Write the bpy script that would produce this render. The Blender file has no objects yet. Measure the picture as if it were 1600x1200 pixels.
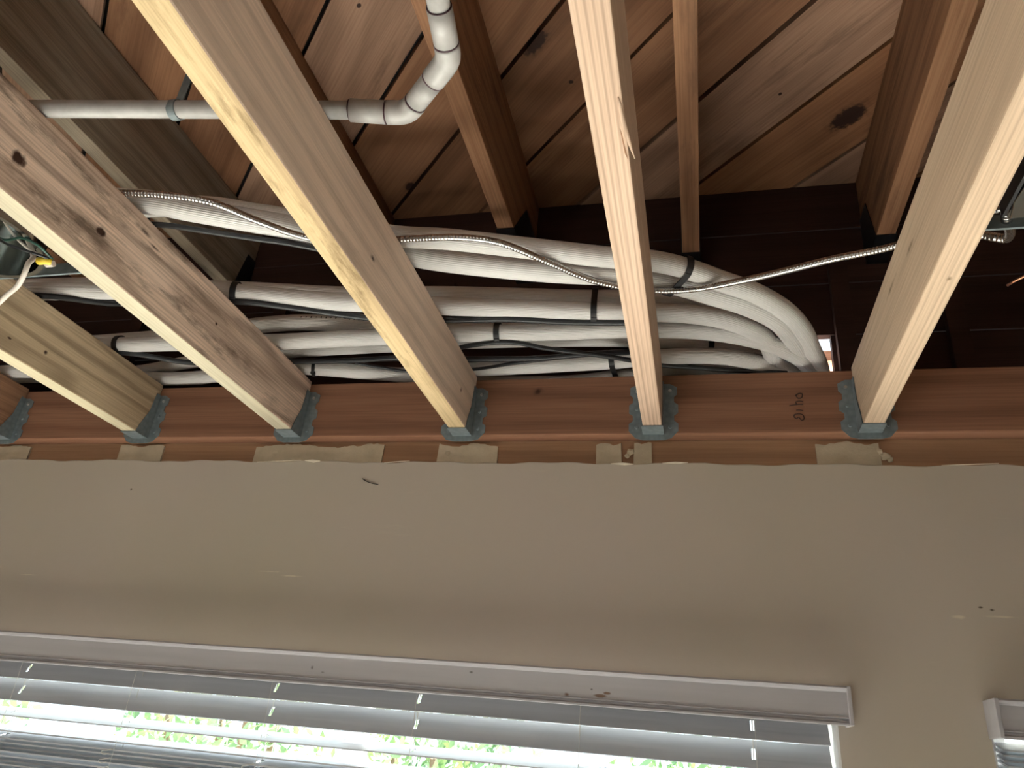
import bpy, bmesh, math, random
from mathutils import Vector, Matrix
random.seed(7)
scene = bpy.context.scene
col = scene.collection
# ------------------------------------------------------------------ camera
YAW, PITCH, ROLL, FPX = -0.2651, 0.4546, 0.0944, 1174.7
CAM = Vector((0.083, -1.3901, -0.605))
fwd = Vector((math.sin(YAW)*math.cos(PITCH), math.cos(YAW)*math.cos(PITCH), math.sin(PITCH)))
rt0 = Vector((math.cos(YAW), -math.sin(YAW), 0)); up0 = rt0.cross(fwd)
rt = rt0*math.cos(ROLL)+up0*math.sin(ROLL); up = rt.cross(fwd)
cd = bpy.data.cameras.new('camera'); cam = bpy.data.objects.new('camera', cd); col.objects.link(cam)
cd.sensor_width = 36; cd.lens = 36*FPX/1600; cd.clip_start = .01
m = Matrix.Identity(4)
for i in range(3):
    m[i][0], m[i][1], m[i][2], m[i][3] = rt[i], up[i], -fwd[i], CAM[i]
cam.matrix_world = m
scene.camera = cam
# ------------------------------------------------------------------ sky, sun, exposure
SKY, SUN, EXPO = 2.0, 34.0, 0.98
w = bpy.data.worlds.new('world'); scene.world = w; w.use_nodes = True
w.node_tree.nodes['Background'].inputs[0].default_value = (.80, .92, 1.0, 1)
w.node_tree.nodes['Background'].inputs[1].default_value = SKY
sl = bpy.data.lights.new('sun', 'SUN'); sl.energy = SUN; sl.angle = .01; sl.color = (1, .975, .94)
so = bpy.data.objects.new('sun', sl); col.objects.link(so)
EL, AZ = math.radians(53), math.radians(24)     # sun stands outside the window wall
sd = Vector((math.sin(AZ)*math.cos(EL), math.cos(AZ)*math.cos(EL), math.sin(EL)))
so.rotation_euler = sd.to_track_quat('Z', 'Y').to_euler(); so.location = (0, 6, 6)
vs = scene.view_settings
vs.view_transform = 'Standard'; vs.look = 'None'; vs.gamma = 1; vs.use_curve_mapping = False; vs.exposure = EXPO

# ------------------------------------------------------------------ helpers
def ray(px, py):
    return rt*((px-800)/FPX) - up*((py-600)/FPX) + fwd
def hit(px, py, ax, v):
    d = ray(px, py); return CAM + d*((v-CAM[ax])/d[ax])
def lin(c):
    return tuple(((v/255)/12.92 if v/255 <= .04045 else ((v/255+.055)/1.055)**2.4) for v in c)+(1,)

def newmat(name, base=(.8, .8, .8, 1), rough=.6, metal=0, spec=.5):
    M = bpy.data.materials.new(name); M.use_nodes = True
    nt = M.node_tree; b = nt.nodes['Principled BSDF']
    b.inputs['Base Color'].default_value = base; b.inputs['Roughness'].default_value = rough
    b.inputs['Metallic'].default_value = metal; b.inputs['Specular IOR Level'].default_value = spec
    return M, nt, b
def N(nt, t, **k):
    n = nt.nodes.new(t)
    for a, v in k.items(): setattr(n, a, v)
    return n
def mapping(nt, src, scale, loc=(0, 0, 0)):
    mp = N(nt, 'ShaderNodeMapping'); mp.inputs['Scale'].default_value = scale; mp.inputs['Location'].default_value = loc
    nt.links.new(src, mp.inputs['Vector']); return mp.outputs[0]
def noise(nt, vec, scale=1, detail=4, rough=.55, dist=0):
    n = N(nt, 'ShaderNodeTexNoise'); n.inputs['Scale'].default_value = scale; n.inputs['Detail'].default_value = detail
    n.inputs['Roughness'].default_value = rough; n.inputs['Distortion'].default_value = dist
    nt.links.new(vec, n.inputs['Vector']); return n.outputs['Fac']
def ramp(nt, fac, stops):
    r = N(nt, 'ShaderNodeValToRGB'); e = r.color_ramp.elements
    while len(e) < len(stops): e.new(.5)
    for i, (p, c) in enumerate(stops): e[i].position = p; e[i].color = c if len(c) == 4 else c+(1,)
    nt.links.new(fac, r.inputs[0]); return r.outputs[0]
def mix(nt, fac, a, b, mode='MIX'):
    x = N(nt, 'ShaderNodeMix', data_type='RGBA', blend_type=mode)
    if isinstance(fac, (int, float)): x.inputs[0].default_value = fac
    else: nt.links.new(fac, x.inputs[0])
    for s, v in ((6, a), (7, b)):
        if isinstance(v, tuple): x.inputs[s].default_value = v
        else: nt.links.new(v, x.inputs[s])
    return x.outputs[2]
def bump(nt, b, h, strength=.3, dist=.002):
    n = N(nt, 'ShaderNodeBump'); n.inputs['Strength'].default_value = strength; n.inputs['Distance'].default_value = dist
    nt.links.new(h, n.inputs['Height']); nt.links.new(n.outputs[0], b.inputs['Normal'])
def spots(nt, vec, color, base, pts):
    """marks with a shape of their own: pts = (centre, radii, softness) in object space"""
    out = base
    for c, r, soft in pts:
        mp = N(nt, 'ShaderNodeVectorMath', operation='SUBTRACT'); nt.links.new(vec, mp.inputs[0]); mp.inputs[1].default_value = c
        dv = N(nt, 'ShaderNodeVectorMath', operation='DIVIDE'); nt.links.new(mp.outputs[0], dv.inputs[0]); dv.inputs[1].default_value = r
        ln = N(nt, 'ShaderNodeVectorMath', operation='LENGTH'); nt.links.new(dv.outputs[0], ln.inputs[0])
        nz = N(nt, 'ShaderNodeTexNoise'); nz.inputs['Scale'].default_value = 90; nt.links.new(vec, nz.inputs['Vector'])
        ad = N(nt, 'ShaderNodeMath', operation='MULTIPLY_ADD'); nt.links.new(nz.outputs['Fac'], ad.inputs[0]); ad.inputs[1].default_value = .8; nt.links.new(ln.outputs['Value'], ad.inputs[2])
        mr = N(nt, 'ShaderNodeMapRange', interpolation_type='SMOOTHSTEP')
        nt.links.new(ad.outputs[0], mr.inputs['Value'])
        mr.inputs['From Min'].default_value = 1.4-soft; mr.inputs['From Max'].default_value = 1.4
        mr.inputs['To Min'].default_value = 1; mr.inputs['To Max'].default_value = 0
        out = mix(nt, mr.outputs[0], out, color)
    return out

def wood(name, light, dark, axis=1, bands=55, grain=.35, streak=.25, stain=0.0, stain_col=(.10, .08, .06, 1), knots=(), rough=.75, wob=1.0, knot_col=(.05, .02, .012, 1), strips=0):
    M, nt, b = newmat(name, rough=rough, spec=.25)
    tc = N(nt, 'ShaderNodeTexCoord'); obj = tc.outputs['Object']
    oi = N(nt, 'ShaderNodeObjectInfo')
    off = N(nt, 'ShaderNodeVectorMath', operation='MULTIPLY_ADD')
    cx = N(nt, 'ShaderNodeCombineXYZ')
    for i in range(3): nt.links.new(oi.outputs['Random'], cx.inputs[i])
    nt.links.new(cx.outputs[0], off.inputs[0]); off.inputs[1].default_value = (3.1, 5.7, 7.3); nt.links.new(obj, off.inputs[2])
    v = off.outputs[0]
    def sc(a, l): s = [a, a, a]; s[axis] = l; return tuple(s)
    n1 = noise(nt, mapping(nt, v, sc(9, .9)), 1, 4, .5, .6*wob)          # broad figure
    # growth rings cut lengthwise
    ad = N(nt, 'ShaderNodeVectorMath', operation='MULTIPLY_ADD')
    nz = N(nt, 'ShaderNodeTexNoise'); nz.inputs['Scale'].default_value = 1; nz.inputs['Detail'].default_value = 2
    nt.links.new(mapping(nt, v, sc(7, 1.5)), nz.inputs['Vector'])
    nt.links.new(nz.outputs['Color'], ad.inputs[0]); ad.inputs[1].default_value = (.09*wob,)*3; nt.links.new(v, ad.inputs[2])
    wv = N(nt, 'ShaderNodeTexWave', wave_type='RINGS', rings_direction='XYZ'[axis])
    wv.inputs['Scale'].default_value = bands/6.0; wv.inputs['Distortion'].default_value = 1.0; wv.inputs['Detail'].default_value = 2; wv.inputs['Detail Scale'].default_value = 1.5
    nt.links.new(mapping(nt, ad.outputs[0], sc(1, .03)), wv.inputs['Vector'])
    if strips:
        wv = N(nt, 'ShaderNodeTexWave', wave_type='BANDS', bands_direction='X'); wv.inputs['Scale'].default_value = .314/strips
        wv.inputs['Distortion'].default_value = 1.2; wv.inputs['Detail'].default_value = 3; wv.inputs['Detail Scale'].default_value = .8
        nt.links.new(mapping(nt, v, sc(1, .05)), wv.inputs['Vector'])
    fine = noise(nt, mapping(nt, v, sc(260, 4)), 1, 3, .6)
    c = mix(nt, ramp(nt, n1, [(.3, light), (.75, dark)]), light, light) if False else ramp(nt, n1, [(.28, light), (.78, dark)])
    ring = ramp(nt, wv.outputs['Fac'], [(.0, (1, 1, 1)), (.55, (.93, .93, .93)), (1, (.42, .38, .36))])
    c = mix(nt, grain, c, ring, 'MULTIPLY')
    c = mix(nt, streak, c, ramp(nt, fine, [(.35, (.35, .3, .27)), (.6, (1, 1, 1))]), 'MULTIPLY')
    if stain:
        s = noise(nt, mapping(nt, v, sc(26, 5)), 1, 6, .7)
        s2 = noise(nt, mapping(nt, v, sc(5, 1.1)), 1, 2, .5)
        mm = N(nt, 'ShaderNodeMath', operation='MULTIPLY'); nt.links.new(ramp(nt, s, [(.52, (0, 0, 0)), (.66, (1, 1, 1))]), mm.inputs[0]); nt.links.new(ramp(nt, s2, [(.45, (0, 0, 0)), (.6, (1, 1, 1))]), mm.inputs[1])
        m2 = N(nt, 'ShaderNodeMath', operation='MULTIPLY'); nt.links.new(mm.outputs[0], m2.inputs[0]); m2.inputs[1].default_value = stain
        c = mix(nt, m2.outputs[0], c, stain_col)
    if knots: c = spots(nt, obj, knot_col, c, knots)
    nt.links.new(c, b.inputs['Base Color'])
    bump(nt, b, fine, .25, .0012)
    return M

def tag(o, label=None, cat=None, group=None, kind=None):
    if label: o['label'] = label
    if cat: o['category'] = cat
    if group: o['group'] = group
    if kind: o['kind'] = kind
    return o
def empty(name, loc=(0, 0, 0)):
    o = bpy.data.objects.new(name, None); o.location = loc; o.empty_display_size = .05; col.objects.link(o); return o
def mesh_obj(name, me, mat, parent=None, loc=(0, 0, 0)):
    o = bpy.data.objects.new(name, me); o.location = loc; col.objects.link(o)
    if mat and not me.materials: me.materials.append(mat)
    if parent: o.parent = parent
    return o
def finish(bm, name, smooth=False, angle=None):
    bmesh.ops.recalc_face_normals(bm, faces=bm.faces)
    me = bpy.data.meshes.new(name); bm.to_mesh(me); bm.free()
    if smooth:
        for p in me.polygons: p.use_smooth = True
        if angle: me.set_sharp_from_angle(angle=angle)
    return me
def bm_box(bm, a, b, bev=0):
    vs = [bm.verts.new((x, y, z)) for x in (a[0], b[0]) for y in (a[1], b[1]) for z in (a[2], b[2])]
    fs = [bm.faces.new([vs[i] for i in q]) for q in ((0, 1, 3, 2), (4, 6, 7, 5), (0, 4, 5, 1), (2, 3, 7, 6), (0, 2, 6, 4), (1, 5, 7, 3))]
    if bev:
        es = list({e for f in fs for e in f.edges})
        bmesh.ops.bevel(bm, geom=es, offset=bev, segments=2, affect='EDGES', profile=.6)
def box(name, a, b, mat, parent=None, bev=0, loc=(0, 0, 0)):
    bm = bmesh.new(); bm_box(bm, a, b, bev); return mesh_obj(name, finish(bm, name), mat, parent, loc)
def boxes(name, lst, mat, parent=None, bev=0):
    bm = bmesh.new()
    for a, b in lst: bm_box(bm, a, b, bev)
    return mesh_obj(name, finish(bm, name), mat, parent)
def prism(name, poly, mat, parent=None, axis=1, a=0, b=.01, bev=0, loc=(0, 0, 0)):
    """poly of 2D points extruded along axis from a to b"""
    bm = bmesh.new()
    def P(u, v, w):
        return {0: (w, u, v), 1: (u, w, v), 2: (u, v, w)}[axis]
    A = [bm.verts.new(P(u, v, a)) for u, v in poly]; B = [bm.verts.new(P(u, v, b)) for u, v in poly]
    bm.faces.new(A); bm.faces.new(list(reversed(B)))
    n = len(poly)
    for i in range(n): bm.faces.new((A[i], B[i], B[(i+1) % n], A[(i+1) % n]))
    if bev: bmesh.ops.bevel(bm, geom=list(bm.edges), offset=bev, segments=1, affect='EDGES')
    return mesh_obj(name, finish(bm, name), mat, parent, loc)
def smooth_path(pts, step=.012):
    pts = [Vector(p) for p in pts]
    if len(pts) < 3:
        n = max(2, int((pts[1]-pts[0]).length/step)); return [pts[0].lerp(pts[1], i/n) for i in range(n+1)]
    P = [pts[0]*2-pts[1]]+pts+[pts[-1]*2-pts[-2]]
    out = []
    for i in range(1, len(P)-2):
        p0, p1, p2, p3 = P[i-1:i+3]; n = max(2, int((p2-p1).length/step))
        d01, d12, d23 = [max((b-a).length, 1e-5)**.5 for a, b in ((p0, p1), (p1, p2), (p2, p3))]
        m1 = ((p1-p0)/d01-(p2-p0)/(d01+d12)+(p2-p1)/d12)*d12
        m2 = ((p2-p1)/d12-(p3-p1)/(d12+d23)+(p3-p2)/d23)*d12
        for k in range(n):
            t = k/n
            out.append(p1*(2*t**3-3*t*t+1)+m1*(t**3-2*t*t+t)+p2*(-2*t**3+3*t*t)+m2*(t**3-t*t))
    out.append(pts[-1]); return out
def tube_mesh(name, path, r, seg=20, caps=True, rfun=None, flat=1.0):
    vs, fs, uvs = [], [], []
    t = [(path[min(i+1, len(path)-1)]-path[max(i-1, 0)]).normalized() for i in range(len(path))]
    ref = Vector((0, 0, 1)) if abs(t[0].z) < .9 else Vector((1, 0, 0))
    nrm = (ref-t[0]*ref.dot(t[0])).normalized(); L = 0; us = []
    for i, p in enumerate(path):
        if i:
            L += (p-path[i-1]).length
            nrm = (nrm-t[i]*nrm.dot(t[i])).normalized()
        bn = t[i].cross(nrm); us.append(L)
        rr = rfun(i/(len(path)-1), L) if rfun else r
        for k in range(seg):
            a = 2*math.pi*k/seg; vs.append(p+nrm*(math.cos(a)*rr)*flat+bn*(math.sin(a)*rr))
    for i in range(len(path)-1):
        for k in range(seg):
            k2 = (k+1) % seg
            fs.append((i*seg+k, i*seg+k2, (i+1)*seg+k2, (i+1)*seg+k))
            uvs += [(us[i], k/seg), (us[i], (k+1)/seg), (us[i+1], (k+1)/seg), (us[i+1], k/seg)]
    if caps:
        fs.append(tuple(reversed(range(seg)))); uvs += [(0, 0)]*seg
        fs.append(tuple(range((len(path)-1)*seg, len(path)*seg))); uvs += [(0, 0)]*seg
    me = bpy.data.meshes.new(name); me.from_pydata(vs, [], fs)
    ul = me.uv_layers.new(name='UVMap')
    for i, uv in enumerate(uvs): ul.data[i].uv = uv
    n = len(fs)-(2 if caps else 0)
    for i, p in enumerate(me.polygons): p.use_smooth = i < n
    me.update(); return me
def tube(name, pts, r, mat, parent=None, seg=20, step=.012, smooth=True, rfun=None, flat=1.0):
    path = smooth_path(pts, step) if smooth else [Vector(p) for p in pts]
    return mesh_obj(name, tube_mesh(name, path, r, seg, True, rfun, flat), mat, parent)

# ------------------------------------------------------------------ key dimensions (metres, z = 0 at the joist undersides)
SP, TH, JH = .4064, .038, .140
YL, YP, YD = .045, .083, .070       # ledger face, plate face, drywall face
FLOOR, ROOF, RB = -2.38, .685, .450
YA = .135                            # inner face of the cavity end
X0, X1, YB = -2.9, 2.3, -4.6

# ------------------------------------------------------------------ materials
M_wall, nt, b = newmat('beige_wall_paint', rough=.6, spec=.3)
tc = N(nt, 'ShaderNodeTexCoord').outputs['Object']
n1 = noise(nt, mapping(nt, tc, (1, 1, 1)), 2.2, 3, .5)
c = ramp(nt, n1, [(.3, lin((186, 176, 160))), (.7, lin((190, 178, 168)))])
n2 = noise(nt, mapping(nt, tc, (3, 3, 26)), 1, 5, .7)
c = mix(nt, ramp(nt, n2, [(.66, (0, 0, 0)), (.8, (.35, .35, .35))]), c, lin((214, 203, 184)))
def wp(px, py): p = hit(px, py, 1, YD); return (p.x, p.y, p.z)
c = spots(nt, tc, lin((96, 84, 70)), c, [(wp(205, 765), (.004, .02, .003), .8), (wp(1532, 949), (.0055, .02, .0024), .7), (wp(1550, 953), (.005, .02, .003), .9)])
c = spots(nt, tc, lin((212, 202, 182)), c, [(wp(455, 900), (.03, .02, .0022), .9), (wp(45, 898), (.035, .02, .0016), .9), (wp(1565, 964), (.03, .02, .003), .9), (wp(420, 893), (.035, .02, .0014), .9), (wp(1498, 964), (.016, .02, .004), .9)])
nt.links.new(c, b.inputs['Base Color'])
bump(nt, b, noise(nt, mapping(nt, tc, (18, 18, 30)), 1, 5, .6), .12, .004)

M_room, nt, b = newmat('room_paint', base=lin((196, 186, 168)), rough=.7)
M_floor, nt, b = newmat('bare_concrete_floor', rough=.8)
tc = N(nt, 'ShaderNodeTexCoord').outputs['Object']
nt.links.new(ramp(nt, noise(nt, tc, 3, 6, .6), [(.3, (.42, .385, .35, 1)), (.7, (.50, .465, .43, 1))]), b.inputs['Base Color'])
M_ledger = wood('ledger_fir', (.36, .180, .110, 1), (.27, .128, .076, 1), axis=0, bands=36, grain=.35, streak=.3, wob=.7,
                knots=[((-.247, YL, .102), (.008, .03, .008), .9), ((-.247, YL, .102), (.016, .03, .013), 1.2)], knot_col=(.06, .022, .012, 1))
M_plate = wood('old_plate_wood', (.46, .27, .16, 1), (.36, .20, .115, 1), axis=0, bands=30, grain=.25, streak=.2)
M_mud, nt, b = newmat('old_joint_compound', rough=.85)
tc = N(nt, 'ShaderNodeTexCoord').outputs['Object']
nt.links.new(ramp(nt, noise(nt, tc, 18, 5, .6), [(.3, lin((182, 168, 144))), (.7, lin((204, 188, 164)))]), b.inputs['Base Color'])
bump(nt, b, noise(nt, tc, 60, 4, .6), .5, .003)
M_paper, nt, b = newmat('torn_drywall_paper', base=lin((232, 222, 204)), rough=.8)

YELL = dict(axis=1)
joist_mats = {
 -5: wood('joist_wood_a', (.56, .36, .20, 1), (.44, .27, .15, 1), bands=60),
 -4: wood('joist_wood_b', (.40, .22, .13, 1), (.30, .16, .09, 1), bands=60, streak=.4),
 -3: wood('joist_wood_c', (.72, .56, .38, 1), (.54, .41, .26, 1), bands=40, grain=.6, streak=.35, stain=.35, wob=2.5,
          knots=[((.019, -.30, .045), (.012, .006, .006), .9), ((.019, -.385, .03), (.012, .007, .003), .9), ((.019, -.62, .05), (.012, .012, .003), .9)]),
 -2: wood('joist_wood_d', (.92, .71, .58, 1), (.72, .54, .42, 1), bands=30, grain=.6, streak=.5, stain=.85, wob=3.2, stain_col=(.13, .09, .065, 1),
          knots=[((.019, -.635, .055), (.012, .013, .010), .6), ((.019, -.795, .055), (.012, .014, .014), .6), ((.019, -.33, .075), (.012, .005, .004), .8), ((.019, -.56, .115), (.012, .03, .006), 1.2), ((.019, -.53, .105), (.012, .02, .004), 1.2)]),
 -1: wood('joist_wood_e', (.84, .66, .54, 1), (.74, .57, .45, 1), bands=48, grain=.25, streak=.22, stain=.2, stain_col=(.24, .16, .11, 1),
          knots=[((.019, -.055, .06), (.012, .006, .008), .8), ((.019, -.53, .05), (.012, .012, .006), 1.2)]),
 0: wood('joist_wood_f', (.68, .49, .37, 1), (.60, .42, .30, 1), grain=.42, streak=.3, wob=.25, strips=.0078),
 1: wood('joist_wood_g', (.70, .53, .38, 1), (.61, .44, .31, 1), grain=.22, streak=.28, wob=.4, strips=.007,
         knots=[((.005, -.47, 0), (.005, .007, .01), .9), ((-.019, -.42, .09), (.012, .03, .006), 1.3), ((-.019, -.30, .10), (.012, .05, .006), 1.3)], knot_col=(.22, .15, .09, 1)),
 2: wood('joist_wood_h', (.56, .38, .24, 1), (.46, .31, .19, 1), bands=70),
}
edge_mats = {  # yellower undersides against pinker sides: warm attic bounce light put into the hue
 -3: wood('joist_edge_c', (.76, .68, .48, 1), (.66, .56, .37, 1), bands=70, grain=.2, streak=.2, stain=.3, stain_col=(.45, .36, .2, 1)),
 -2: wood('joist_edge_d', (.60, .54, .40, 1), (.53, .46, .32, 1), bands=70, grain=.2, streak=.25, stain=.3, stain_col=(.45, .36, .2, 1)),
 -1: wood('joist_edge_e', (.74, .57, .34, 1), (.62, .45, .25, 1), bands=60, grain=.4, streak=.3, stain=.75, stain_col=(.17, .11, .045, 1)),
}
M_raf = wood('old_rafter_wood', (.38, .195, .105, 1), (.26, .13, .07, 1), bands=40, grain=.4, streak=.4, stain=.5, stain_col=(.05, .025, .015, 1))
M_raf_pale = wood('pale_rafter_wood', (.42, .37, .29, 1), (.26, .19, .13, 1), bands=40, grain=.4, streak=.4, stain=.5, stain_col=(.08, .06, .045, 1))
DECK = [((.39, .195, .105, 1), (.26, .125, .066, 1)), ((.48, .29, .195, 1), (.34, .195, .125, 1)), ((.33, .16, .085, 1), (.22, .105, .056, 1)), ((.42, .20, .10, 1), (.28, .13, .064, 1))]
def deck_mat(i, kn=()):
    return wood('deck_board_wood', DECK[i][0], DECK[i][1], axis=0, bands=26, grain=.4, streak=.3, stain=.35, wob=2.0, stain_col=(.06, .03, .02, 1), rough=.6, knots=kn, knot_col=(.035, .014, .009, 1))
M_deck = [deck_mat(i) for i in range(4)]
DECK_KNOTS = [(1326, 182, .046, .027), (836, 68, .040, .017), (641, 291, .020, .013), (1219, 146, .005, .004), (561, 9, .007, .005), (892, 128, .006, .006)]
M_pink = wood('new_blocking_wood', (.75, .48, .33, 1), (.62, .38, .26, 1), axis=0)
M_felt, _, _ = newmat('roofing_felt', base=(.008, .006, .005, 1), rough=.95)
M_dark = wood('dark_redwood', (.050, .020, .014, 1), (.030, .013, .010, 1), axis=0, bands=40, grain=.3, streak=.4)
M_galv, nt, b = newmat('galvanised_steel', rough=.5, metal=.25)
tc = N(nt, 'ShaderNodeTexCoord').outputs['Object']
v = N(nt, 'ShaderNodeTexVoronoi'); v.inputs['Scale'].default_value = 90; nt.links.new(tc, v.inputs['Vector'])
nt.links.new(ramp(nt, v.outputs['Distance'], [(0, lin((132, 142, 146))), (1, lin((108, 118, 122)))]), b.inputs['Base Color'])
M_shiny, _, _ = newmat('bright_sheet_steel', base=lin((186, 190, 188)), rough=.14, metal=1)
M_nail, _, _ = newmat('nail_steel', base=lin((190, 190, 190)), rough=.3, metal=1)
M_pvc, nt, b = newmat('white_pvc', rough=.38)
tc = N(nt, 'ShaderNodeTexCoord').outputs['Object']
nt.links.new(ramp(nt, noise(nt, tc, 40, 5, .6), [(.3, lin((164, 161, 158))), (.7, lin((184, 181, 179)))]), b.inputs['Base Color'])
M_pvcring, _, _ = newmat('pipe_joint_primer', base=lin((70, 40, 50)), rough=.5)
M_ins, nt, b = newmat('white_ribbed_pipe_insulation', rough=.33, spec=.5)
uv = N(nt, 'ShaderNodeTexCoord').outputs['UV']
wv = N(nt, 'ShaderNodeTexWave', wave_type='BANDS', bands_direction='Y'); wv.inputs['Scale'].default_value = 11.3; wv.inputs['Distortion'].default_value = 0; wv.inputs['Detail Scale'].default_value = 3
nt.links.new(mapping(nt, uv, (1, 1, 1)), wv.inputs['Vector'])
nt.links.new(ramp(nt, noise(nt, mapping(nt, uv, (6, 3, 1)), 1, 3), [(.3, lin((206, 203, 200))), (.7, lin((222, 219, 216)))]), b.inputs['Base Color'])
bump(nt, b, wv.outputs['Fac'], .7, .0008)
M_cable, _, _ = newmat('black_cable_sheath', base=(.012, .013, .016, 1), rough=.38)
M_tie, _, _ = newmat('black_nylon_tie', base=(.010, .010, .012, 1), rough=.5)
M_armor, nt, b = newmat('armoured_cable_steel', base=lin((186, 184, 182)), rough=.24, metal=1)
uv = N(nt, 'ShaderNodeTexCoord').outputs['UV']
wv = N(nt, 'ShaderNodeTexWave', wave_type='BANDS', bands_direction='X'); wv.inputs['Scale'].default_value = 58
nt.links.new(mapping(nt, uv, (1, .004, 1)), wv.inputs['Vector']); bump(nt, b, wv.outputs['Fac'], .6, .0008)
M_blind, nt, b = newmat('white_faux_wood_slat', rough=.4)
tc = N(nt, 'ShaderNodeTexCoord').outputs['Object']
g = noise(nt, mapping(nt, tc, (2.5, 60, 60)), 1, 4, .55, .5)
nt.links.new(ramp(nt, g, [(.3, lin((172, 174, 180))), (.7, lin((192, 193, 198)))]), b.inputs['Base Color'])
bump(nt, b, g, .25, .001)
M_val, nt, b = newmat('white_valance', rough=.42)
tc = N(nt, 'ShaderNodeTexCoord').outputs['Object']
g = noise(nt, mapping(nt, tc, (2.5, 60, 60)), 1, 4, .55)
c = ramp(nt, g, [(.3, lin((176, 173, 177))), (.7, lin((186, 183, 187)))])
def vp(px, py): p = hit(px, py, 1, .02); return (p.x, p.y, p.z)
c = spots(nt, tc, lin((120, 92, 74)), c, [(vp(938, 1087), (.014, .03, .0035), .5), (vp(948, 1083), (.008, .03, .0028), .5), (vp(885, 1085), (.006, .03, .004), .9)])
c = spots(nt, tc, lin((110, 104, 102)), c, [(vp(487, 1043), (.004, .03, .005), .9), (vp(736, 1050), (.005, .03, .003), .9), (vp(924, 1077), (.003, .03, .002), .8), (vp(503, 1050), (.006, .03, .002), 1.2)])
nt.links.new(c, b.inputs['Base Color'])
M_cord, _, _ = newmat('ladder_cord', base=lin((215, 212, 205)), rough=.8)
M_frame, _, _ = newmat('white_window_frame', base=lin((235, 235, 235)), rough=.4)
M_glass = bpy.data.materials.new('window_glass'); M_glass.use_nodes = True
nt = M_glass.node_tree; nt.nodes.clear()
out = N(nt, 'ShaderNodeOutputMaterial'); tr = N(nt, 'ShaderNodeBsdfTransparent'); gl = N(nt, 'ShaderNodeBsdfGlossy'); gl.inputs['Roughness'].default_value = .02
tr.inputs[0].default_value = (.94, .97, .96, 1); mx = N(nt, 'ShaderNodeMixShader')
mx.inputs[0].default_value = .04; nt.links.new(tr.outputs[0], mx.inputs[1]); nt.links.new(gl.outputs[0], mx.inputs[2]); nt.links.new(mx.outputs[0], out.inputs[0])
M_leaf, nt, b = newmat('leaf_green', rough=.5)
oi = N(nt, 'ShaderNodeTexCoord').outputs['Object']
nt.links.new(ramp(nt, noise(nt, oi, 5, 3), [(.35, (.07, .16, .08, 1)), (.5, (.17, .29, .13, 1)), (.68, (.38, .46, .18, 1))]), b.inputs['Base Color'])
M_bark, _, _ = newmat('shrub_bark', base=(.16, .11, .07, 1), rough=.9)
M_ground, _, _ = newmat('pale_concrete', base=(.55, .52, .47, 1), rough=.9)
M_hair, _, _ = newmat('dark_hair', base=(.02, .015, .012, 1), rough=.5)
M_ink, _, _ = newmat('dark_ink', base=(.045, .016, .010, 1), rough=.7)
M_copper, _, _ = newmat('copper', base=(.62, .30, .18, 1), rough=.35, metal=1)
M_yellow, _, _ = newmat('yellow_plastic', base=lin((225, 195, 60)), rough=.45)
M_wirew, _, _ = newmat('white_cable_sheath', base=lin((205, 195, 185)), rough=.5)
M_green, _, _ = newmat('green_wire_sheath', base=(.01, .06, .045, 1), rough=.4)
M_black, _, _ = newmat('black_paint', base=(.008, .008, .01, 1), rough=.4)

# ================================================================== THE SETTING
# room shell -------------------------------------------------------
tag(box('floor', (X0, YB, FLOOR-.05), (X1, .21, FLOOR), M_floor), kind='structure')
tag(box('wall_left', (X0-.12, YB, FLOOR), (X0, .21, ROOF), M_room), kind='structure')
tag(box('wall_right', (X1, YB, FLOOR), (X1+.12, .21, ROOF), M_room), kind='structure')
oz0, oz1, ox0, ox1 = FLOOR+.05, -.35, -1.5, -.6        # door opening behind the camera
tag(boxes('wall_back', [((X0, YB-.12, FLOOR), (ox0, YB, ROOF)), ((ox1, YB-.12, FLOOR), (X1, YB, ROOF)), ((ox0, YB-.12, oz1), (ox1, YB, ROOF)), ((ox0, YB-.12, FLOOR), (ox1, YB, oz0))], M_room), kind='structure')
# window wall: drywall with two openings and a torn top edge
wz0, wz1 = -2.05, -.475
W1, W2 = (-1.62, .303), (.53, 1.05)
def torn(x): return -.0525-.006*(x+.3)/1.2+.0018*math.sin(x*23)+.0012*math.sin(x*71+1)
bm = bmesh.new()
for a, b_ in (((X0, YD, FLOOR), (W1[0], .21, wz1)), ((W1[1], YD, FLOOR), (W2[0], .21, wz1)), ((W2[1], YD, FLOOR), (X1, .21, wz1)),
              ((W1[0], YD, FLOOR), (W1[1], .21, wz0)), ((W2[0], YD, FLOOR), (W2[1], .21, wz0))):
    bm_box(bm, a, b_)
xs = [X0+(X1-X0)*i/260 for i in range(261)]
rows = []
for x in xs:
    z = torn(x)
    rows.append([bm.verts.new(p) for p in ((x, YD, wz1), (x, YD, z-.0015), (x, YD+.0015, z), (x, YP-.0005, z), (x, .21, z), (x, .21, wz1))])
for i in range(260):
    for k in range(6): bm.faces.new((rows[i][k], rows[i+1][k], rows[i+1][(k+1) % 6], rows[i][(k+1) % 6]))
bm.faces.new(rows[0]); bm.faces.new(rows[-1])
wallf = tag(mesh_obj('wall_front', finish(bm, 'wall_front'), M_wall), kind='structure')
for px0, px1, dz in ((476, 500, .006), (955, 990, .003), (1035, 1075, .003), (402, 470, .002), (1470, 1560, .002), (600, 640, .002)):
    a, b_ = hit(px0, 722, 1, YD).x, hit(px1, 722, 1, YD).x
    prism('torn_paper', [(a, torn(a)-.001), ((a+b_)/2, torn(a)+.0015), (b_, torn(b_)+.0005), ((a*.4+b_*.6), torn(b_)-dz*.6)], M_paper, wallf, 1, YD-.0016, YD+.001)
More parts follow.
